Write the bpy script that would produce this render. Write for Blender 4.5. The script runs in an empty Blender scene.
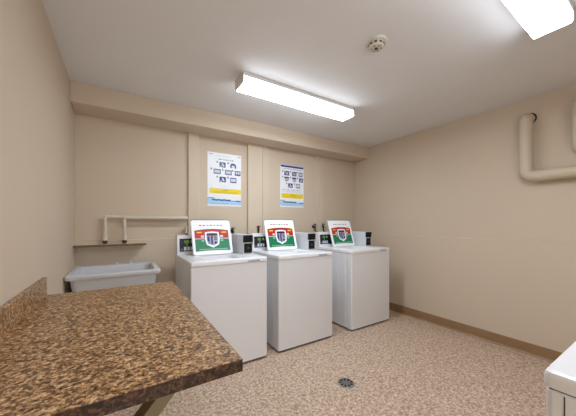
import bpy, bmesh, math, random
from mathutils import Vector, Matrix
random.seed(7)
S = bpy.context.scene
COL = S.collection
PI = math.pi

# ------------------------------------------------------------------ materials
def lin(c):
    c /= 255.0
    return c/12.92 if c <= 0.04045 else ((c+0.055)/1.055)**2.4
def rgb(r, g, b): return (lin(r), lin(g), lin(b), 1)

def base_mat(name):
    m = bpy.data.materials.new(name); m.use_nodes = True
    nt = m.node_tree
    return m, nt, nt.nodes['Principled BSDF']

def plain(name, col, rough=.5, metal=0, bump=0, bscale=60, vary=0, vscale=3, spec=.5, coat=0):
    m, nt, p = base_mat(name)
    p.inputs['Roughness'].default_value = rough
    p.inputs['Metallic'].default_value = metal
    p.inputs['Specular IOR Level'].default_value = spec
    p.inputs['Coat Weight'].default_value = coat
    tc = nt.nodes.new('ShaderNodeTexCoord')
    n = nt.nodes.new('ShaderNodeTexNoise'); n.inputs['Scale'].default_value = vscale; n.inputs['Detail'].default_value = 4
    nt.links.new(tc.outputs['Object'], n.inputs['Vector'])
    r = nt.nodes.new('ShaderNodeValToRGB')
    r.color_ramp.elements[0].position = .3; r.color_ramp.elements[1].position = .7
    r.color_ramp.elements[0].color = tuple(c*(1-vary) for c in col[:3])+(1,)
    r.color_ramp.elements[1].color = tuple(min(1, c*(1+vary)) for c in col[:3])+(1,)
    nt.links.new(n.outputs['Fac'], r.inputs['Fac'])
    nt.links.new(r.outputs['Color'], p.inputs['Base Color'])
    if bump:
        b = nt.nodes.new('ShaderNodeTexNoise'); b.inputs['Scale'].default_value = bscale; b.inputs['Detail'].default_value = 3
        nt.links.new(tc.outputs['Object'], b.inputs['Vector'])
        bp = nt.nodes.new('ShaderNodeBump'); bp.inputs['Strength'].default_value = bump; bp.inputs['Distance'].default_value = .004
        nt.links.new(b.outputs['Fac'], bp.inputs['Height'])
        nt.links.new(bp.outputs['Normal'], p.inputs['Normal'])
    return m

def speckle(name, stops, scale, rough, stretch=(1, 1, 1), vscale=120, vmix=.35, vcol=None, bump=0, spec=.5):
    """flecked sheet or laminate: two noises through a stepped ramp and a cell pattern on top"""
    m, nt, p = base_mat(name)
    p.inputs['Roughness'].default_value = rough
    p.inputs['Specular IOR Level'].default_value = spec
    L = nt.links.new
    tc = nt.nodes.new('ShaderNodeTexCoord')
    mp = nt.nodes.new('ShaderNodeMapping'); mp.inputs['Scale'].default_value = stretch
    L(tc.outputs['Object'], mp.inputs['Vector'])
    n = nt.nodes.new('ShaderNodeTexNoise'); n.inputs['Scale'].default_value = scale
    n.inputs['Detail'].default_value = 5; n.inputs['Roughness'].default_value = .65; n.inputs['Distortion'].default_value = .6
    L(mp.outputs['Vector'], n.inputs['Vector'])
    r = nt.nodes.new('ShaderNodeValToRGB')
    cr = r.color_ramp
    while len(cr.elements) < len(stops): cr.elements.new(.5)
    for e, (pos, c) in zip(cr.elements, stops): e.position = pos; e.color = c
    L(n.outputs['Fac'], r.inputs['Fac'])
    v = nt.nodes.new('ShaderNodeTexVoronoi'); v.inputs['Scale'].default_value = vscale
    L(mp.outputs['Vector'], v.inputs['Vector'])
    sep = nt.nodes.new('ShaderNodeSeparateColor'); L(v.outputs['Color'], sep.inputs['Color'])
    r2 = nt.nodes.new('ShaderNodeValToRGB')
    r2.color_ramp.elements[0].position = .72; r2.color_ramp.elements[0].color = (0, 0, 0, 1)
    r2.color_ramp.elements[1].position = .8; r2.color_ramp.elements[1].color = (vmix, vmix, vmix, 1)
    L(sep.outputs['Red'], r2.inputs['Fac'])
    mx = nt.nodes.new('ShaderNodeMix'); mx.data_type = 'RGBA'
    L(r2.outputs['Color'], mx.inputs['Factor'])
    L(r.outputs['Color'], mx.inputs['A']); mx.inputs['B'].default_value = vcol or stops[0][1]
    L(mx.outputs['Result'], p.inputs['Base Color'])
    if bump:
        bp = nt.nodes.new('ShaderNodeBump'); bp.inputs['Strength'].default_value = bump; bp.inputs['Distance'].default_value = .002
        L(n.outputs['Fac'], bp.inputs['Height']); L(bp.outputs['Normal'], p.inputs['Normal'])
    return m

def emit(name, col, strength):
    m, nt, p = base_mat(name)
    p.inputs['Base Color'].default_value = (.8, .8, .8, 1)
    p.inputs['Emission Color'].default_value = col
    p.inputs['Emission Strength'].default_value = strength
    p.inputs['Roughness'].default_value = .4
    return m

WALL = plain('beige wall paint', rgb(211, 194, 173), .75, bump=.06, bscale=180, vary=.012, vscale=2, spec=.25)
CEIL = plain('ceiling paint', rgb(230, 228, 227), .85, bump=.12, bscale=150, vary=.01, spec=.2)
TRIMP = plain('beige trim paint', rgb(213, 197, 176), .6, vary=.01, spec=.3)
PIPEP = plain('beige pipe paint', rgb(214, 204, 186), .5, vary=.015, spec=.4)
DRAINP = plain('beige drain pipe paint', rgb(206, 191, 167), .5, vary=.015, spec=.4)
BASEB = plain('brown vinyl base', rgb(150, 118, 84), .45, vary=.05, vscale=6)
BROWN = plain('raw brown edge', rgb(112, 97, 76), .7, vary=.15, vscale=20)
FLOOR = speckle('flecked sheet vinyl', [(.30, rgb(120, 91, 72)), (.42, rgb(182, 154, 132)), (.54, rgb(210, 186, 163)), (.68, rgb(232, 214, 195))],
                54, .42, (1, 1, 1), 80, .5, rgb(132, 104, 84), bump=.05, spec=.35)
COUNT = speckle('brown granite laminate', [(.34, rgb(34, 19, 9)), (.43, rgb(112, 76, 45)), (.52, rgb(182, 138, 92)), (.65, rgb(232, 200, 156))],
                84, .30, (1, 1.15, 1), 120, .65, rgb(38, 22, 12), spec=.6)
EDGESH = speckle('laminate edge with painted shade', [(.30, rgb(10, 6, 3)), (.43, rgb(42, 24, 12)), (.54, rgb(76, 48, 27)), (.68, rgb(120, 86, 54))],
                78, .4, (1, 1.25, 1), 120, .65, rgb(24, 14, 8), spec=.4)  # counter laminate again, darkened to paint the shade on its edge
ENAM = plain('white enamel', rgb(234, 234, 236), .3, vary=.006, spec=.5, coat=.2)
ENAM2 = plain('white enamel lid', rgb(246, 247, 250), .3, vary=.005, spec=.5)
PLAST = plain('white console plastic', rgb(236, 238, 242), .4, vary=.01)
METER = plain('grey meter case', rgb(214, 217, 223), .45, bump=.1, bscale=220, vary=.03, vscale=80)
LIDLINE = plain('grey lid line', rgb(140, 136, 132), .6)
BLACK = plain('black plastic', rgb(12, 12, 13), .5, vary=.05, spec=.3)
DARKG = plain('dark grey plastic', rgb(62, 62, 66), .4, vary=.05)
RUBB = plain('black rubber', rgb(20, 19, 18), .7, vary=.1)
STEEL = plain('brushed steel', rgb(180, 180, 178), .3, 1, vary=.05, vscale=40)
GREYM = plain('grey painted metal', rgb(222, 220, 217), .45, vary=.02)
TUBP = plain('pale tub plastic', rgb(208, 209, 213), .4, vary=.02, vscale=8)
BRASS = plain('tarnished brass', rgb(92, 76, 52), .45, .8, vary=.15, vscale=40)
DETP = plain('cream detector plastic', rgb(214, 206, 190), .5, vary=.02)
HOLE = plain('dark opening', rgb(14, 12, 11), .9)
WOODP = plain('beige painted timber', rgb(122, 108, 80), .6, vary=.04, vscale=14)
DIFF = emit('lit acrylic diffuser', (.88, .97, 1.07, 1), 10.5)
SIDE = emit('lit ribbed diffuser side', (.88, .97, 1.07, 1), 1.2)
INK = {k: plain('ink ' + k, rgb(*c), .35, vary=.02, vscale=30) for k, c in dict(
    white=(244, 244, 246), paper=(238, 240, 244), red=(186, 26, 30), darkred=(150, 28, 30), green=(8, 118, 74), navy=(42, 38, 118),
    deep=(30, 26, 90), deepnavy=(34, 34, 70), yellow=(240, 214, 30), amber=(205, 170, 20), sky=(176, 212, 240), blue=(52, 100, 168), grey=(170, 176, 184), pale=(208, 214, 226),
    lilac=(196, 196, 230), black=(26, 26, 34), lime=(118, 150, 56), slate=(96, 108, 138), mint=(120, 196, 160)).items()}
HANDLE = {'beige': PIPEP, 'red': plain('red handle', rgb(170, 40, 40), .4), 'blue': plain('blue handle', rgb(58, 52, 130), .4), 'green': plain('green handle', rgb(30, 130, 84), .4)}

# ------------------------------------------------------------------ helpers
def obj(name, bm, mats, parent=None, smooth=False):
    me = bpy.data.meshes.new(name)
    bmesh.ops.recalc_face_normals(bm, faces=bm.faces)
    bm.to_mesh(me); bm.free()
    if not isinstance(mats, (list, tuple)): mats = [mats]
    for m in mats: me.materials.append(m)
    if smooth:
        for p in me.polygons: p.use_smooth = True
        try: me.set_sharp_from_angle(angle=math.radians(35))
        except Exception: pass
    o = bpy.data.objects.new(name, me); COL.objects.link(o)
    if parent: o.parent = parent
    return o
def thing(name, label, cat, loc=(0, 0, 0), rotz=0, group=None):
    o = bpy.data.objects.new(name, None); COL.objects.link(o)
    o.location = loc; o.rotation_euler = (0, 0, rotz); o.empty_display_size = .1
    o['label'] = label; o['category'] = cat
    if group: o['group'] = group
    return o
def tag(o, label, cat, group=None):
    o['label'] = label; o['category'] = cat
    if group: o['group'] = group
    return o
def struct(name, bm, m, label=None):
    o = obj(name, bm, m); o['kind'] = 'structure'
    if label: o['label'] = label; o['category'] = name.split('_')[0]
    return o
def B(): return bmesh.new()
def box(bm, x0, x1, y0, y1, z0, z1, bev=0, seg=2, mi=0):
    r = bmesh.ops.create_cube(bm, size=1)
    vs = r['verts']
    for v in vs:
        v.co = Vector(((x0+x1)/2+v.co.x*(x1-x0), (y0+y1)/2+v.co.y*(y1-y0), (z0+z1)/2+v.co.z*(z1-z0)))
    fs = set(f for v in vs for f in v.link_faces)
    if bev:
        es = set(e for v in vs for e in v.link_edges)
        q = bmesh.ops.bevel(bm, geom=list(es), offset=bev, segments=seg, affect='EDGES', profile=.5)
        fs = set(f for v in q['verts'] for f in v.link_faces) | set(f for f in q['faces'])
    for f in fs:
        if f.is_valid: f.material_index = mi
    return bm
def prism(bm, pts, axis, a, b, mi=0):
    """extrude a 2D outline along axis from a to b; the two remaining axes take the 2D coordinates in order"""
    def P(p, t):
        q = list(p); q.insert(axis, t); return q
    va = [bm.verts.new(P(p, a)) for p in pts]; vb = [bm.verts.new(P(p, b)) for p in pts]
    n = len(pts); fs = [bm.faces.new(va), bm.faces.new(vb[::-1])]
    for i in range(n): fs.append(bm.faces.new((va[i], vb[i], vb[(i+1) % n], va[(i+1) % n])))
    for f in fs: f.material_index = mi
    return bm
def tube(bm, pts, r, n=14, fillet=0, mi=0, caps=True):
    P = [Vector(p) for p in pts]
    if fillet:
        Q = [P[0]]
        for i in range(1, len(P)-1):
            a = (P[i-1]-P[i]).normalized(); b = (P[i+1]-P[i]).normalized()
            d = min(fillet, (P[i-1]-P[i]).length*.49, (P[i+1]-P[i]).length*.49)
            p0 = P[i]+a*d; p2 = P[i]+b*d
            for k in range(7):
                t = k/6; Q.append(p0*(1-t)**2+P[i]*2*t*(1-t)+p2*t*t)
        Q.append(P[-1]); P = Q
    rings = []; up = None
    for i, p in enumerate(P):
        t = ((P[i+1]-p) if i < len(P)-1 else (p-P[i-1])).normalized()
        if 0 < i < len(P)-1: t = ((P[i+1]-p).normalized()+(p-P[i-1]).normalized()).normalized()
        if up is None:
            up = t.orthogonal().normalized()
        up = (up-t*up.dot(t)).normalized(); w = t.cross(up)
        rings.append([bm.verts.new(p+(up*math.cos(2*PI*k/n)+w*math.sin(2*PI*k/n))*r) for k in range(n)])
    for a, b in zip(rings, rings[1:]):
        for k in range(n):
            bm.faces.new((a[k], a[(k+1) % n], b[(k+1) % n], b[k])).material_index = mi
    if caps:
        bm.faces.new(rings[0][::-1]).material_index = mi; bm.faces.new(rings[-1]).material_index = mi
    return bm
def lathe(bm, prof, n=32, c=(0, 0, 0), mi=0):
    rings = []
    for r, z in prof:
        rings.append([bm.verts.new((c[0]+r*math.cos(2*PI*k/n), c[1]+r*math.sin(2*PI*k/n), c[2]+z)) for k in range(n)] if r > 1e-6
                     else [bm.verts.new((c[0], c[1], c[2]+z))])
    for a, b in zip(rings, rings[1:]):
        for k in range(n):
            vs = [a[k % len(a)], a[(k+1) % len(a)], b[(k+1) % len(b)], b[k % len(b)]]
            u = []
            for v in vs:
                if v not in u: u.append(v)
            if len(u) >= 3: bm.faces.new(u).material_index = mi
    return bm
def rrect(x0, x1, y0, y1, r, n=5):
    out = []
    for cx, cy, a in ((x1-r, y1-r, 0), (x0+r, y1-r, PI/2), (x0+r, y0+r, PI), (x1-r, y0+r, 3*PI/2)):
        for k in range(n+1):
            t = a+PI/2*k/n; out.append((cx+r*math.cos(t), cy+r*math.sin(t)))
    return out
def loft(bm, loops, cap0=False, cap1=False, mi=0):
    R = [[bm.verts.new(p) for p in l] for l in loops]
    n = len(R[0])
    for a, b in zip(R, R[1:]):
        for k in range(n): bm.faces.new((a[k], a[(k+1) % n], b[(k+1) % n], b[k])).material_index = mi
    if cap0: bm.faces.new(R[0]).material_index = mi
    if cap1: bm.faces.new(R[-1]).material_index = mi
    return R
def flat(bm, pts, h, mi):
    """a printed shape on the XZ face looking to -Y: outline pts (x, z), layer h standing out from y=0"""
    prism(bm, pts, 1, -h, -h+.0003, mi)
def R4(x0, x1, z0, z1): return [(x0, z0), (x1, z0), (x1, z1), (x0, z1)]

# ------------------------------------------------------------------ the room
XL, XR, YB, YR, H = -.359, 3.287, 3.117, -1.50, 2.44
YS, ZS = 2.819, 2.264                       # soffit
ZL = 1.076                                  # top of the thicker lower wall
T = .12
bm = B(); box(bm, XL-T, XR+T, YR-T, YB+T, -.1, 0); struct('floor', bm, FLOOR)
bm = B(); box(bm, XL-T, XR+T, YR-T, YB+T, H, H+.1); struct('ceiling', bm, CEIL)
bm = B(); box(bm, XL-T, XL, YR-T, YB+T, 0, H); struct('wall_left', bm, WALL)
bm = B()
prism(bm, [(XR, H), (XR, ZL+.006), (XR-.012, ZL), (XR-.012, 0), (XR+T, 0), (XR+T, H)], 1, YR-T, YB+T)
struct('wall_right', bm, WALL)
bm = B()
prism(bm, [(YB, H), (YB, ZL+.006), (YB-.012, ZL), (YB-.012, 0), (YB+T, 0), (YB+T, H)], 0, XL, XR)
struct('wall_back', bm, WALL)
# rear wall, with a doorway opening added to let in fill light
DX0, DX1, DH = -.30, .72, 2.08
bm = B()
prism(bm, [(XL, 0), (DX0, 0), (DX0, DH), (DX1, DH), (DX1, 0), (XR, 0), (XR, H), (XL, H)], 1, YR-T, YR)
struct('wall_rear', bm, WALL)
bm = B()
for q in ((DX0-.05, DX0, 0, DH+.05), (DX1, DX1+.05, 0, DH+.05), (DX0, DX1, DH, DH+.05)): box(bm, q[0], q[1], YR-.001, YR+.016, q[2], q[3])
struct('trim_6', bm, TRIMP)  # casing round the added doorway
bm = B(); box(bm, XL, XR, YS, YB, ZS, H, .004, 1); struct('trim_1', bm, WALL, 'boxed soffit along the top of the back wall')
# vertical casings on the back wall
def casing(name, pts):
    bm = B(); prism(bm, pts, 2, ZL+.01, ZS); struct(name, bm, TRIMP)
casing('trim_2', [(.640, YB), (.640, YB-.030), (.752, YB-.030), (.758, YB-.006), (.766, YB)])
casing('trim_3', [(1.362, YB), (1.362, YB-.034), (1.556, YB-.034), (1.558, YB-.026), (1.566, YB-.026), (1.568, YB-.034), (1.656, YB-.034), (1.664, YB)])
casing('trim_4', [(2.440, YB), (2.444, YB-.016), (2.530, YB-.016), (2.532, YB-.022), (2.612, YB-.022), (2.622, YB)])
# short board under the pipe ends, raw along its lower edge
bm = B(); box(bm, XL, .214, YB-.135, YB-.001, 1.028, 1.046, .002, 1)
for f in bm.faces:
    if abs(f.calc_center_median().y-(YB-.135)) < .003: f.material_index = 1
struct('trim_5', bm, [TRIMP, BROWN])
def baseboard(name, pts, axis, a, b):
    bm = B(); prism(bm, pts, axis, a, b); struct(name, bm, BASEB)
bh = .108
x = XR-.012
baseboard('baseboard_right', [(x, 0), (x-.022, 0), (x-.016, .006), (x-.006, .016), (x-.005, bh-.004), (x-.002, bh), (x, bh)], 1, YR, YB-.012)
y = YB-.012
baseboard('baseboard_back', [(y, 0), (y-.022, 0), (y-.016, .006), (y-.006, .016), (y-.005, bh-.004), (y-.002, bh), (y, bh)], 0, XL, XR-.03)
x = XL
baseboard('baseboard_left', [(x, 0), (x+.022, 0), (x+.016, .006), (x+.006, .016), (x+.005, bh-.004), (x+.002, bh), (x, bh)], 1, YR, YB-.035)

# ------------------------------------------------------------------ ceiling lights
def ceiling_light(loc, label, rot=0):
    t = thing('ceiling_light', label, 'ceiling light', loc, rot, 'strip lights on the ceiling')
    L, w = .612, .088
    bm = B(); box(bm, -L+.004, L-.004, -w, w, -.030, 0, .002, 1); obj('housing', bm, GREYM, t)
    bm = B()
    sec = [(-w+.003, -.030), (-w+.003, -.074), (-w+.012, -.088), (w-.012, -.088), (w-.003, -.074), (w-.003, -.030)]
    prism(bm, sec, 0, -L+.006, L-.006); bm.faces.ensure_lookup_table()
    for f in bm.faces:
        f.normal_update(); c = f.calc_center_median()
        f.material_index = 0 if c.z < -.078 else 1
    obj('diffuser', bm, [DIFF, SIDE], t)
    for s in (-1, 1):
        bm = B(); a, b = sorted((s*(L-.006), s*L))
        sec2 = [(-w, 0), (-w, -.074), (-w+.010, -.090), (w-.010, -.090), (w, -.074), (w, 0)]
        prism(bm, sec2, 0, a, b); obj('end_cap', bm, GREYM, t)
    return t
ceiling_light((1.420, 2.012, H), 'long lit fluorescent ceiling light nearer the back wall, seen whole')
ceiling_light((1.488, .452, H), 'lit fluorescent ceiling light cut off by the top right corner', math.radians(1.1))

t = thing('heat_detector', 'small round cream detector on the ceiling between the two lights', 'detector', (1.42, 1.15, H))
bm = B(); lathe(bm, [(0, 0), (.068, 0), (.070, -.006), (.066, -.013), (.052, -.016), (0, -.016)], 36); obj('base', bm, DETP, t, True)
bm = B(); lathe(bm, [(.050, -.015), (.050, -.034), (.044, -.041), (.030, -.044), (0, -.044)], 36); obj('sensor_body', bm, DETP, t, True)
bm = B()
for k in range(10):
    a = 2*PI*k/10
    c = Vector((.051*math.cos(a), .051*math.sin(a), -.027)); d = Vector((-math.sin(a), math.cos(a), 0))*.009
    r = Vector((math.cos(a), math.sin(a), 0))*.001
    vs = [c-d-Vector((0, 0, .006)), c+d-Vector((0, 0, .006)), c+d+Vector((0, 0, .006)), c-d+Vector((0, 0, .006))]
    f = [bm.verts.new(v+r) for v in vs]; g = [bm.verts.new(v-r*3) for v in vs]
    bm.faces.new(f); bm.faces.new(g[::-1])
    for i in range(4): bm.faces.new((f[i], g[i], g[(i+1) % 4], f[(i+1) % 4]))
lathe(bm, [(.012, -.0435), (.012, -.048), (0, -.048)], 16)
for k in range(6):
    a = 2*PI*k/6+.3; lathe(bm, [(.005, -.0430), (.005, -.0455), (0, -.0455)], 8, (.030*math.cos(a), .030*math.sin(a), 0))
obj('vent_slots', bm, DARKG, t)

# ------------------------------------------------------------------ floor drain
t = thing('floor_drain', 'round metal drain grate set in the speckled floor', 'drain', (1.478, 1.485, 0))
bm = B(); lathe(bm, [(0, .001), (.060, .001), (.060, .0035), (.066, .0035), (.068, .0)], 40); obj('bowl', bm, HOLE, t)
bm = B()
lathe(bm, [(.054, .001), (.054, .006), (.064, .006), (.068, .002), (.068, 0)], 40)
lathe(bm, [(0, .006), (.012, .006), (.012, .001)], 20)
for k in range(9):
    a = 2*PI*k/9; u = Vector((math.cos(a), math.sin(a), 0)); w = Vector((-u.y, u.x, 0))*.0058
    vs = [u*.015-w, u*.056-w, u*.056+w, u*.015+w]
    lo = [bm.verts.new(v+Vector((0, 0, .001))) for v in vs]; hi = [bm.verts.new(v+Vector((0, 0, .0055))) for v in vs]
    bm.faces.new(hi); bm.faces.new(lo[::-1])
    for i in range(4): bm.faces.new((lo[i], lo[(i+1) % 4], hi[(i+1) % 4], hi[i]))
obj('grate', bm, STEEL, t)

# ------------------------------------------------------------------ folding counter on the left wall
CX, CY0, CY1, CZ = .300, .718, 1.938, .85
t = thing('folding_counter', 'brown granite-pattern laminate folding counter fixed to the left wall', 'counter', (XL+.0005, (CY0+CY1)/2, 0))
dx, dy = XL+.0005, (CY0+CY1)/2
bm = B(); box(bm, 0, CX-dx-.002, CY0-dy+.002, CY1-dy-.002, CZ-.036, CZ, .001, 1); obj('countertop', bm, COUNT, t)
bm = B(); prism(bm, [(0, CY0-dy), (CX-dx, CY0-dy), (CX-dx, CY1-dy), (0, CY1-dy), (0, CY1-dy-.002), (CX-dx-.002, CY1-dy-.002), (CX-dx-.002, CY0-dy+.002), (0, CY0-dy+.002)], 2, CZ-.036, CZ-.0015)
o = obj('shaded_edge', bm, EDGESH, t); o['label'] = 'counter edge with shade painted into its colour'  # same laminate as the top, its shade put into the colour
bm = B(); box(bm, 0, .020, CY0-dy, CY1-dy-.03, CZ, CZ+.104, .003, 2); obj('backsplash', bm, COUNT, t)
for yb in (.752, 1.82):
    bm = B()
    # timber brace from the underside down to the wall, outline in x-z
    u = Vector((-.66, -.75)).normalized(); n = Vector((u.y, -u.x))
    pa = Vector((.083-dx, .800)); w = .036
    top = CZ-.036
    def at_z(p, z): return p+u*((z-p.y)/u.y)
    def at_x(p, x): return p+u*((x-p.x)/u.x)
    pb = pa+Vector((.045, 0))
    prism(bm, [tuple(at_z(pa, top)), tuple(at_x(pa, 0)), tuple(at_x(pb, 0)), tuple(at_z(pb, top))], 1, yb-dy, yb+.052-dy)
    o = obj('brace', bm, WOODP, t); o['label'] = 'beige painted diagonal timber brace'
bm = B(); box(bm, 0, .036, CY0-dy+.06, CY1-dy-.06, CZ-.125, CZ-.036, .002, 1); obj('wall_cleat', bm, WOODP, t)

# ------------------------------------------------------------------ laundry tub
SX0, SX1, SY0, SY1, SZ = -.354, .292, 2.500, 3.070, .850
t = thing('laundry_sink', 'pale plastic laundry tub in the corner behind the counter', 'sink', ((SX0+SX1)/2, (SY0+SY1)/2, 0))
hx, hy = (SX1-SX0)/2, (SY1-SY0)/2
bm = B()
def lp(x, y0, y1, r, z): return [(p[0], p[1], z) for p in rrect(-x, x, y0, y1, r)]
loft(bm, [lp(.16, -.13, .13, .05, .46), lp(hx-.070, -hy+.075, hy-.06, .05, .50), lp(hx-.026, -hy+.030, hy-.03, .05, .795), lp(hx-.024, -hy+.026, hy-.028, .05, SZ-.034),
          lp(hx-.004, -hy+.004, hy-.004, .03, SZ-.034), lp(hx, -hy, hy, .03, SZ-.028), lp(hx, -hy, hy, .03, SZ-.006), lp(hx-.006, -hy+.006, hy-.006, .028, SZ),
          lp(hx-.040, -hy+.040, hy-.085, .045, SZ), lp(hx-.050, -hy+.050, hy-.095, .05, SZ-.014), lp(hx-.085, -hy+.088, hy-.12, .06, .53), lp(.12, -.10, .10, .05, .50)],
     True, True)
obj('tub', bm, TUBP, t, True)
for sx in (-1, 1):
    for sy in (-1, 1):
        bm = B(); px, py = sx*(hx-.075), sy*(hy-.085)
        tube(bm, [(px+sx*.018, py+sy*.018, 0), (px, py, .52)], .017, 12); obj('leg', bm, TUBP, t)
bm = B(); tube(bm, [(0, 0, .47), (0, 0, .30), (0, .14, .26), (0, .14, .34), (0, hy-.03, .34)], .02, 12, .05); obj('drain_pipe', bm, PIPEP, t, True)
for xk in (-.005, .110):
    bm = B(); lathe(bm, [(.022, 0), (.022, .005), (.012, .008), (.010, .014), (.016, .017), (.016, .023), (0, .026)], 18, (xk, hy-.042, SZ))
    obj('faucet_knob', bm, TUBP, t, True)

# ------------------------------------------------------------------ supply pipes over the tub
def supply(label, xd, z, xe, yy):
    t = thing('water_pipe', label, 'pipe', (xd, yy, 1.09), 0, 'painted supply pipes above the tub')
    bm = B(); tube(bm, [(0, 0, .0), (0, 0, z-1.09), (xe-xd, 0, z-1.09)], .0145, 14, .02); obj('pipe', bm, PIPEP, t, True)
    bm = B(); tube(bm, [(0, 0, -.010), (0, 0, .050)], .021, 14)
    obj('coupling', bm, PIPEP, t, True)
    bm = B(); tube(bm, [(0, 0, -.008), (0, 0, -.043)], .017, 14); tube(bm, [(0, -.004, -.030), (0, .016, -.030)], .012, 12)
    tube(bm, [(-.022, -.012, -.022), (.022, -.012, -.022)], .006, 10)
    obj('valve', bm, BRASS, t, True)
supply('left drop of the two beige water pipes above the tub', -.128, 1.308, .625, YB-.040)
supply('right drop of the two beige water pipes above the tub', .030, 1.300, .625, YB-.074)

# ------------------------------------------------------------------ white drain pipes on the right wall
t = thing('drain_pipe', 'thick beige drain pipe that drops and elbows along the right wall', 'pipe', (XR, .887, 1.68))
px = -.070
bm = B(); tube(bm, [(-.002, 0, .555), (px, 0, .555), (px, 0, 0), (px, -1.45, 0)], .050, 20, .070); obj('pipe', bm, DRAINP, t, True)
for q in ([(px, 0, .44), (px, 0, .50)], [(px, -.075, 0), (px, -.115, 0)]):
    bm = B(); tube(bm, q, .0525, 20); obj('coupling', bm, DRAINP, t, True)
bm = B(); tube(bm, [(-.004, -.006, .558), (-.0005, -.006, .558)], .0555, 24); o = obj('wall_hole', bm, HOLE, t); o['label'] = 'dark gap round the pipe'
t = thing('drain_pipe', 'beige pipe end at the right edge, higher on the right wall', 'pipe', (XR, .545, 1.84))
bm = B(); tube(bm, [(-.002, 0, .04), (px, 0, .04), (px, 0, .42), (-.002, 0, .42)], .046, 20, .07); obj('pipe', bm, DRAINP, t, True)

# ------------------------------------------------------------------ posters
def poster(x0, x1, z0, z1, banner, label):
    w, h = x1-x0, z1-z0
    keys = ['paper', 'navy', 'deep', 'yellow', 'amber', 'sky', 'blue', 'grey', 'pale', 'lilac', 'slate']
    mi = {k: i for i, k in enumerate(keys)}
    bm = B()
    prism(bm, R4(0, w, 0, h), 1, -.002, 0, 0)
    def F(a, b, c, d, k, l=1): flat(bm, R4(a*w, b*w, c*h, d*h), .002+.0004*l, mi[k])
    if banner:
        F(.0, 1, .945, 1, 'lilac'); F(.03, .99, .925, .962, 'deep', 2)
        F(.10, .92, .885, .897, 'grey')
        rows = [(.735, .835, [(.17, .37), (.50, .68), (.78, .95)]), (.60, .70, [(.17, .37), (.50, .68), (.80, .97)]), (.455, .555, [(.33, .52), (.66, .84)])]
        kinds = [['n', 'n', 'g'], ['m', 'm', 's'], ['s', 'g2']]
        for k in range(12): F(.10+.068*k, .145+.068*k, .385, .415, 'pale' if k % 3 else 'grey')
        F(.10, .90, .352, .368, 'pale')
        F(.06, .97, .21, .315, 'yellow')
        F(.40, .62, .272, .292, 'amber', 2)
        for k in range(2): F(.16, .86, .228+.018*k, .234+.018*k, 'amber', 2)
    else:
        F(.03, .16, .958, .972, 'grey'); F(.9, .98, .95, .972, 'grey')
        F(.22, .70, .938, .948, 'pale')
        for k in range(7): F(.32+.065*k, .37+.065*k, .872, .89, 'slate' if k in (0, 3, 6) else 'grey')
        rows = [(.735, .83, [(.34, .52), (.66, .84)]), (.60, .695, [(.17, .38), (.50, .71), (.80, .98)]), (.455, .555, [(.34, .53), (.66, .85)])]
        kinds = [['s', 'u'], ['g', 'g', 'p'], ['s', 'g3']]
        F(.06, .99, .235, .33, 'yellow')
        F(.42, .60, .290, .308, 'amber', 2)
        for k in range(2): F(.16, .90, .25+.016*k, .256+.016*k, 'amber', 2)
    for (a, b, cols), ks in zip(rows, kinds):
        for (c, d), k in zip(cols, ks):
            ww, hh = d-c, b-a
            F(c-.085, c-.045, b-.022, b+.012, 'slate')                      # step number mark
            if k in ('n', 's', 'p'):
                F(c, d, a, b, 'navy')
            if k == 'n':
                F(c+ww*.28, d-ww*.22, a+hh*.2, b-hh*.3, 'pale', 2); F(c+ww*.1, c+ww*.3, b-hh*.3, b-hh*.1, 'lilac', 2)
                F(c+ww*.4, c+ww*.6, a+hh*.3, a+hh*.55, 'slate', 3)
            elif k == 's':
                pts = [(c+ww*.3, a+hh*.75), (c+ww*.55, a+hh*.8), (c+ww*.82, a+hh*.35), (c+ww*.7, a+hh*.12), (c+ww*.5, a+hh*.3)]
                flat(bm, [(p[0]*w, p[1]*h) for p in pts], .0028, mi['pale']); F(c+ww*.1, c+ww*.4, a+hh*.08, a+hh*.3, 'lilac', 2)
            elif k == 'p':
                F(c+ww*.15, c+ww*.42, a+hh*.3, a+hh*.85, 'pale', 2); F(c+ww*.58, c+ww*.85, a+hh*.3, a+hh*.85, 'pale', 2); F(c+ww*.42, c+ww*.58, a+hh*.5, a+hh*.62, 'pale', 2)
            elif k == 'u':
                pts = [(c, a), (c, b-hh*.3), (c+ww*.25, b), (d-ww*.25, b), (d, b-hh*.3), (d, a), (d-ww*.2, a), (d-ww*.3, b-hh*.45), (c+ww*.3, b-hh*.45), (c+ww*.2, a)]
                flat(bm, [(p[0]*w, p[1]*h) for p in pts], .0024, mi['navy']); F(c+ww*.32, d-ww*.32, a+hh*.1, a+hh*.4, 'lilac', 2)
            elif k == 'm':
                F(c, d, b-hh*.35, b, 'navy'); F(c+ww*.05, d-ww*.05, a+hh*.25, b-hh*.4, 'grey'); F(c+ww*.2, d-ww*.2, a, a+hh*.18, 'slate')
            else:
                F(c, d, a, b, 'slate' if k != 'g3' else 'navy'); F(c+ww*.1, d-ww*.1, a+hh*.22, b-hh*.2, 'pale' if k != 'g' else 'grey', 2)
                if k == 'g': F(c+ww*.18, d-ww*.18, a+hh*.32, b-hh*.34, 'pale', 3)
    # river-like blue band at the foot
    N = 14
    up = [(i/N, .155-.05*i/N+.007*math.sin(i*1.1)) for i in range(N+1)]
    flat(bm, [(p[0]*w, p[1]*h) for p in [(0, .03), (1, .03)] + up[::-1]], .0024, mi['sky'])
    st = [(i/N*.55+.12, .128+.004*math.sin(i*1.5)) for i in range(N+1)]
    flat(bm, [(p[0]*w, p[1]*h) for p in [(q[0], q[1]-.028+.012*abs(q[0]-.4)) for q in st] + st[::-1]], .0028, mi['blue'])
    F(.55, .98, .098, .108, 'blue', 2); F(.84, .99, .092, .114, 'blue', 3); F(.0, .18, .15, .16, 'slate', 2)
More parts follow.
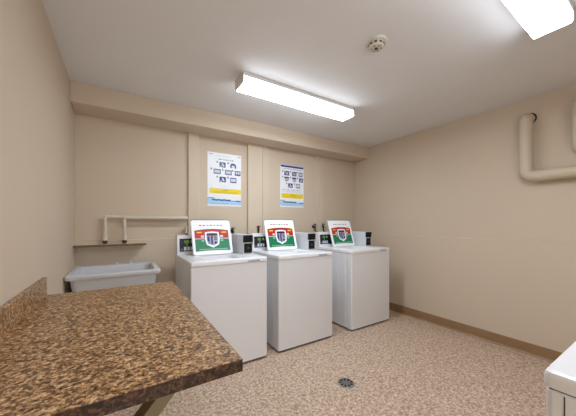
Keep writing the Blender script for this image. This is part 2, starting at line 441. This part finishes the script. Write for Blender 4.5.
    F(.10, .60, .045, .055, 'grey', 2); F(.68, .97, .04, .06, 'lilac', 2)
    o = obj('poster', bm, [INK[k] for k in keys])
    o.location = (x0, YB-.0005, z0)
    tag(o, label, 'poster', 'laundry instruction posters')
poster(.859, 1.279, 1.452, 2.092, False, 'instruction poster with plain white top, left one on the back wall')
poster(1.851, 2.249, 1.472, 2.075, True, 'instruction poster with a navy band across its top')

# ------------------------------------------------------------------ washers
def cabinet_outline(w, d, r=.012):
    """front corners rounded, shallow upright ribs pressed into both sides"""
    pts = []
    for k in range(5):
        a = PI+PI/2*k/4; pts.append((-w+r+r*math.cos(a), r+r*math.sin(a)))
    for k in range(5):
        a = 3*PI/2+PI/2*k/4; pts.append((w-r+r*math.cos(a), r+r*math.sin(a)))
    ribs = [.09, .20, .31, .42, .53, .62]
    side = []
    for q in ribs: side += [(0, q-.018), (.003, q-.010), (.003, q+.010), (0, q+.018)]
    pts += [(w-a, b) for a, b in side]
    pts += [(w, d), (-w, d)]
    pts += [(-w+a, b) for a, b in side[::-1]]
    return pts
LIDW, LIDH = .398, .372
def lid_label():
    keys = ['white', 'red', 'darkred', 'green', 'black', 'slate', 'pale', 'navy', 'yellow', 'mint', 'grey']
    mi = {k: i for i, k in enumerate(keys)}
    bm = B()
    N = 16
    x0, x1 = -.176, .176
    prism(bm, R4(x0, x1, .022, .345), 1, -.0006, 0, mi['white'])
    def arch(t): return .016*(1-(2*t-1)**2)
    zt, zm, zb = .258, .168, .040
    xs = [x0+.004+(x1-x0-.008)*i/N for i in range(N+1)]
    flat(bm, [(xs[0], zm), (xs[-1], zm)] + [(xs[i], zt+arch(i/N)-.006) for i in range(N, -1, -1)], .0010, mi['red'])
    flat(bm, [(xs[i], zb+arch(i/N)*.4-.004) for i in range(N+1)] + [(xs[-1], zm-.005), (xs[0], zm-.005)], .0010, mi['green'])
    up = [(xs[i], zt+arch(i/N)-.006) for i in range(N+1)]
    flat(bm, [(p[0], p[1]-.012) for p in up] + up[::-1], .0014, mi['darkred'])
    # line of small print over the band
    for i, k in enumerate(['red', 'red', 'mint', 'green', 'mint', 'red', 'red']):
        flat(bm, R4(-.122+.036*i, -.098+.036*i, .303, .313), .0010, mi[k])
    for s in (-1, 1):
        flat(bm, R4(*sorted((s*.100, s*.150)), .226, .238), .0016, mi['yellow'])
        flat(bm, R4(*sorted((s*.082, s*.112)), .178, .200), .0016, mi['pale'])
        flat(bm, R4(*sorted((s*.084, s*.110)), .136, .154), .0016, mi['mint'])
    flat(bm, R4(-.14, .15, .052, .060), .0016, mi['mint'])
    # crest
    def shield(k):
        return [(x*k, .160+(z-.160)*k) for x, z in [(-.070, .234), (0, .242), (.070, .234), (.074, .160), (.062, .102), (0, .070), (-.062, .102), (-.074, .160)]]
    flat(bm, shield(1), .0018, mi['white'])
    flat(bm, shield(.80), .0021, mi['grey'])
    flat(bm, R4(-.052, .052, .196, .222), .0024, mi['black'])
    flat(bm, R4(-.052, -.028, .132, .190), .0025, mi['navy'])
    flat(bm, [(-.018, .106), (.002, .104), (.004, .182), (-.016, .188)], .0025, mi['navy'])
    flat(bm, R4(.018, .046, .146, .188), .0025, mi['slate'])
    flat(bm, [(.016, .104), (.042, .112), (.044, .134), (.018, .136)], .0025, mi['navy'])
    flat(bm, R4(-.012, .012, .182, .200), .0027, mi['red'])
    flat(bm, R4(-.046, -.024, .112, .126), .0025, mi['slate'])
    return bm, [INK[k] for k in keys]
def make_washer():
    t = thing('washing_machine', '', 'washing machine', (0, 0, 0), 0, 'coin washers along the back wall')
    W, D, Z = .341, .700, .934
    bm = B(); prism(bm, cabinet_outline(W, D), 2, .020, Z-.042); obj('cabinet', bm, ENAM, t)
    bm = B(); box(bm, -W+.008, W-.008, .008, D-.01, .010, .020)
    obj('base', bm, RUBB, t)
    for sx in (-1, 1):
        for yy in (.05, D-.06):
            bm = B(); lathe(bm, [(0, 0), (.020, 0), (.022, .006), (.012, .012), (.012, .014), (0, .014)], 14, (sx*(W-.05), yy, 0)); obj('foot', bm, RUBB, t, True)
    # deck with the wash opening
    ox, oy0, oy1 = (-.205+.165)/2, .100, .425
    bm = B()
    def OL(i, z): return [(p[0], p[1], z) for p in rrect(-W-.002+i, W+.002-i, -.004+i, D-.0-i, .016, 6)]
    def IL(i, z, r=.05): return [(p[0], p[1], z) for p in rrect(ox-.170+i, ox+.170-i, oy0+i, oy1-i, r, 6)]
    loft(bm, [OL(.004, Z-.040), OL(0, Z-.036), OL(0, Z-.008), OL(.002, Z-.003), OL(.006, Z), IL(-.022, Z, .06), IL(-.016, Z-.008, .06), IL(0, Z-.010), IL(.002, Z-.05)], True, False)
    obj('top_deck', bm, ENAM, t, True)
    bm = B()
    loft(bm, [IL(.001, Z-.048), IL(.006, Z-.09), IL(.010, .50), IL(.05, .42)], False, True)
    obj('tub', bm, STEEL, t, True)
    bm = B(); lathe(bm, [(.05, .43), (.045, .60), (.025, .68), (.022, .76), (0, .77)], 20, (ox, (oy0+oy1)/2, 0)); obj('agitator', bm, PLAST, t, True)
    # lid stands open on its hinge
    hinge = (ox-.004, .430, Z+.003)
    lid = B()
    def LL(i, y): return [(p[0], y, p[1]) for p in rrect(-LIDW/2+i, LIDW/2-i, i, LIDH-i, .022, 6)]
    loft(lid, [LL(.006, .022), LL(0, .016), LL(0, .002), LL(.003, 0), LL(.012, 0), LL(.018, .004)], True, True)
    lo = obj('lid', lid, ENAM2, t, True); lo.location = hinge; lo.rotation_euler = (-math.radians(21), 0, 0)
    lb, lm = lid_label()
    l2 = obj('instruction_label', lb, lm, lo); l2.location = (0, .004, 0); l2['label'] = 'red and green label with a crest'
    ga = B()
    pts = [(p[0], -.001, p[1]) for p in rrect(-LIDW/2+.004, LIDW/2-.004, .004, LIDH-.004, .020, 6)]
    n = len(pts)
    tube(ga, [pts[i % n] for i in range(2, 13)], .0040, 8)
    obj('lid_line', ga, LIDLINE, lo, True)  # thin grey line along the upper edge of the lid
    for s in (-1, 1):
        bm = B(); tube(bm, [(ox+s*.14-.014, .448, Z+.006), (ox+s*.14+.014, .448, Z+.006)], .008, 12); obj('hinge', bm, STEEL, t, True)
    # control console behind the lid
    bm = B(); prism(bm, [(.585, Z), (.600, Z+.185), (.612, Z+.192), (D-.006, Z+.192), (D-.006, Z)], 0, -W+.002, .222); obj('console', bm, PLAST, t)
    ang = -math.atan2(.015, .195)
    bm = B()
    keys = ['black', 'lime', 'pale', 'deepnavy', 'mint', 'slate']; mi = {k: i for i, k in enumerate(keys)}
    prism(bm, R4(-W+.022, -.06, .030, .158), 1, -.002, .002, 0)
    F = lambda a, b, c, d, k: flat(bm, R4(a, b, c, d), .003, mi[k])
    F(-W+.030, -W+.056, .100, .146, 'deepnavy'); F(-W+.034, -W+.048, .118, .134, 'slate')
    F(-W+.066, -W+.112, .112, .140, 'lime'); F(-W+.086, -W+.098, .082, .112, 'lime')
    F(-W+.062, -W+.086, .040, .076, 'pale'); F(-W+.094, -W+.118, .040, .076, 'pale'); F(-W+.126, -W+.150, .040, .076, 'pale')
    F(-W+.030, -W+.052, .040, .060, 'slate'); F(-W+.128, -W+.150, .112, .140, 'mint')
    o = obj('display_panel', bm, [INK[k] for k in keys], t); o.location = (0, .585, Z); o.rotation_euler = (ang, 0, 0)
    # coin meter case at the right rear
    x0, x1, y0 = .226, .333, .290
    cb = B(); box(cb, x0, x1, y0, D-.01, Z, Z+.194, .004, 2); case = obj('coin_meter', cb, METER, t)
    bm = B(); prism(bm, [(y0-.024, Z+.190), (y0-.014, Z+.124), (y0, Z+.118), (y0, Z+.192)], 0, x0-.004, x1-.014); obj('coin_slide', bm, BLACK, case)
    bm = B(); box(bm, x0+.006, x1-.014, y0-.006, y0, Z+.012, Z+.108, .002, 1); obj('coin_vault', bm, BLACK, case)
    bm = B(); lathe(bm, [(.012, 0), (.012, .004), (.009, .006), (0, .006)], 16); 
    bmesh.ops.rotate(bm, verts=bm.verts, cent=(0, 0, 0), matrix=Matrix.Rotation(PI/2, 3, 'X'))
    bmesh.ops.translate(bm, verts=bm.verts, vec=((x0+x1)/2-.004, y0-.005, Z+.062)); obj('lock', bm, DARKG, case, True)
    bm = B(); box(bm, x1-.011, x1-.003, y0-.010, y0, Z+.10, Z+.165, .002, 1); obj('coin_return', bm, STEEL, case)
    # script badge at the front right of the deck
    bm = B()
    tube(bm, [(.150+.010*i, -.0045, Z-.022+.004*math.sin(i*2.1)) for i in range(12)], .0028, 6)
    tube(bm, [(.145, -.0045, Z-.030), (.20, -.0045, Z-.032), (.265, -.0045, Z-.030)], .0016, 6)
    obj('badge', bm, INK['slate'], t)
    return t
def copy_tree(o, parent=None):
    c = o.copy(); COL.objects.link(c)
    if parent: c.parent = parent
    for ch in list(o.children): copy_tree(ch, c)
    return c
wp = make_washer()
spots = [(.806, 'white washer closest to the tub and counter, its lid open'),
         (1.611, 'middle white washer of the three in a row'),
         (2.570, 'white washer closest to the right wall, lid open')]
washers = []
for i, (xx, lab) in enumerate(spots):
    o = wp if i == 0 else copy_tree(wp)
    o.location = (xx, 2.148 if i == 2 else 2.164, 0); o['label'] = lab
    washers.append(o)
for o, a in zip(washers, (21, 17, 18)):
    for c in o.children:
        if c.name.startswith('lid'): c.rotation_euler.x = -math.radians(a)

# ------------------------------------------------------------------ water valves and hoses behind the washers
def hose_valve(x, z, col, label, dx, zend=.62, body=None):
    yw = YB-.012
    if z > ZL: yw = YB
    t = thing('water_valve', label, 'valve', (x, yw, z), 0, 'hose valves behind the washers')
    bm = B(); tube(bm, [(0, 0, 0), (0, -.055, 0)], .010, 12); tube(bm, [(0, -.050, .012), (0, -.050, -.030)], .013, 12)
    tube(bm, [(0, -.050, .010), (0, -.050, .030)], .006, 10); tube(bm, [(0, -.001, 0), (0, -.006, 0)], .024, 16)
    obj('body', bm, body or BRASS, t, True)
    bm = B(); lathe(bm, [(0, .028), (.020, .028), (.024, .034), (.022, .042), (.008, .044), (0, .044)], 14, (0, -.050, 0)); obj('handle', bm, HANDLE[col], t, True)
    bm = B(); tube(bm, [(0, -.050, -.025), (0, -.050, -.07), (dx*.8, -.070, -.085), (dx, -.085, -.15), (dx, -.090, zend-z), (dx, -.190, zend-z)], .0095, 12, .05)
    obj('hose', bm, RUBB, t, True)
hose_valve(.610, 1.165, 'beige', 'beige painted hose valve left of the lid nearest the tub', .04, .62, PIPEP)
hose_valve(1.155, 1.150, 'green', 'green-handled valve showing right of the lid nearest the tub', -.03)
hose_valve(1.500, 1.170, 'red', 'red-handled valve left of the middle washer lid', .05)
hose_valve(2.425, 1.195, 'blue', 'blue-handled hose valve behind the washer by the right wall', .09)
hose_valve(2.585, 1.195, 'green', 'green-handled hose valve behind the washer by the right wall', .06)

# ------------------------------------------------------------------ dryer at the right edge
DX, DY, DZ = .812, .195, .913
t = thing('dryer', 'white dryer cut off by the bottom right corner', 'dryer', (DX+.34, DY, 0))
w, d = .340, .700
bm = B()
def dl(i, z, y1=0): return [(p[0], p[1], z) for p in rrect(-w+i, w-i, -d+i, 0-i, .014, 5)]
loft(bm, [dl(.005, .020), dl(.003, .024), dl(.003, DZ-.044), dl(.006, DZ-.041)], True, True)
obj('cabinet', bm, ENAM, t, True)
bm = B()
loft(bm, [dl(.002, DZ-.037), dl(0, DZ-.033), dl(0, DZ-.010), dl(.003, DZ-.003), dl(.010, DZ)], True, True)
obj('top_panel', bm, ENAM, t, True)
bm = B(); box(bm, -w+.002, w-.002, -.036, -.034, .025, DZ-.046); box(bm, -w+.006, w-.006, -d+.01, -.01, DZ-.042, DZ-.036)
o = obj('seam', bm, DARKG, t); o['label'] = 'dark seams of the panels'
bm = B(); prism(bm, rrect(-.24, .24, .30, .70, .05), 1, 0, .022); obj('door', bm, ENAM2, t)
bm = B(); box(bm, -w+.01, w-.01, -d, -d+.13, DZ, DZ+.16, .006, 2); obj('console', bm, PLAST, t)
for sx in (-1, 1):
    for yy in (-.06, -d+.06):
        bm = B(); lathe(bm, [(0, 0), (.022, 0), (.022, .010), (.012, .016), (.012, .024), (0, .024)], 14, (sx*(w-.06), yy, 0)); obj('foot', bm, RUBB, t, True)

# ------------------------------------------------------------------ camera, light, view
cam = bpy.data.cameras.new('camera'); co = bpy.data.objects.new('camera', cam); COL.objects.link(co)
co.location = (0, 0, 1.2453); co.rotation_euler = (PI/2, 0, -.5662)
cam.sensor_width = 36; cam.lens = 262.87*36/576; cam.shift_y = 15.22/576; cam.clip_start = .02
S.camera = co
wd = bpy.data.worlds.new('world'); S.world = wd; wd.use_nodes = True
wd.node_tree.nodes['Background'].inputs[0].default_value = (1, .985, .96, 1); wd.node_tree.nodes['Background'].inputs[1].default_value = 1.2  # soft fill for washer fronts and walls, entering by the added doorway
S.view_settings.view_transform = 'Standard'; S.view_settings.look = 'None'
S.view_settings.exposure = 1.56; S.view_settings.gamma = 1; S.view_settings.use_curve_mapping = False
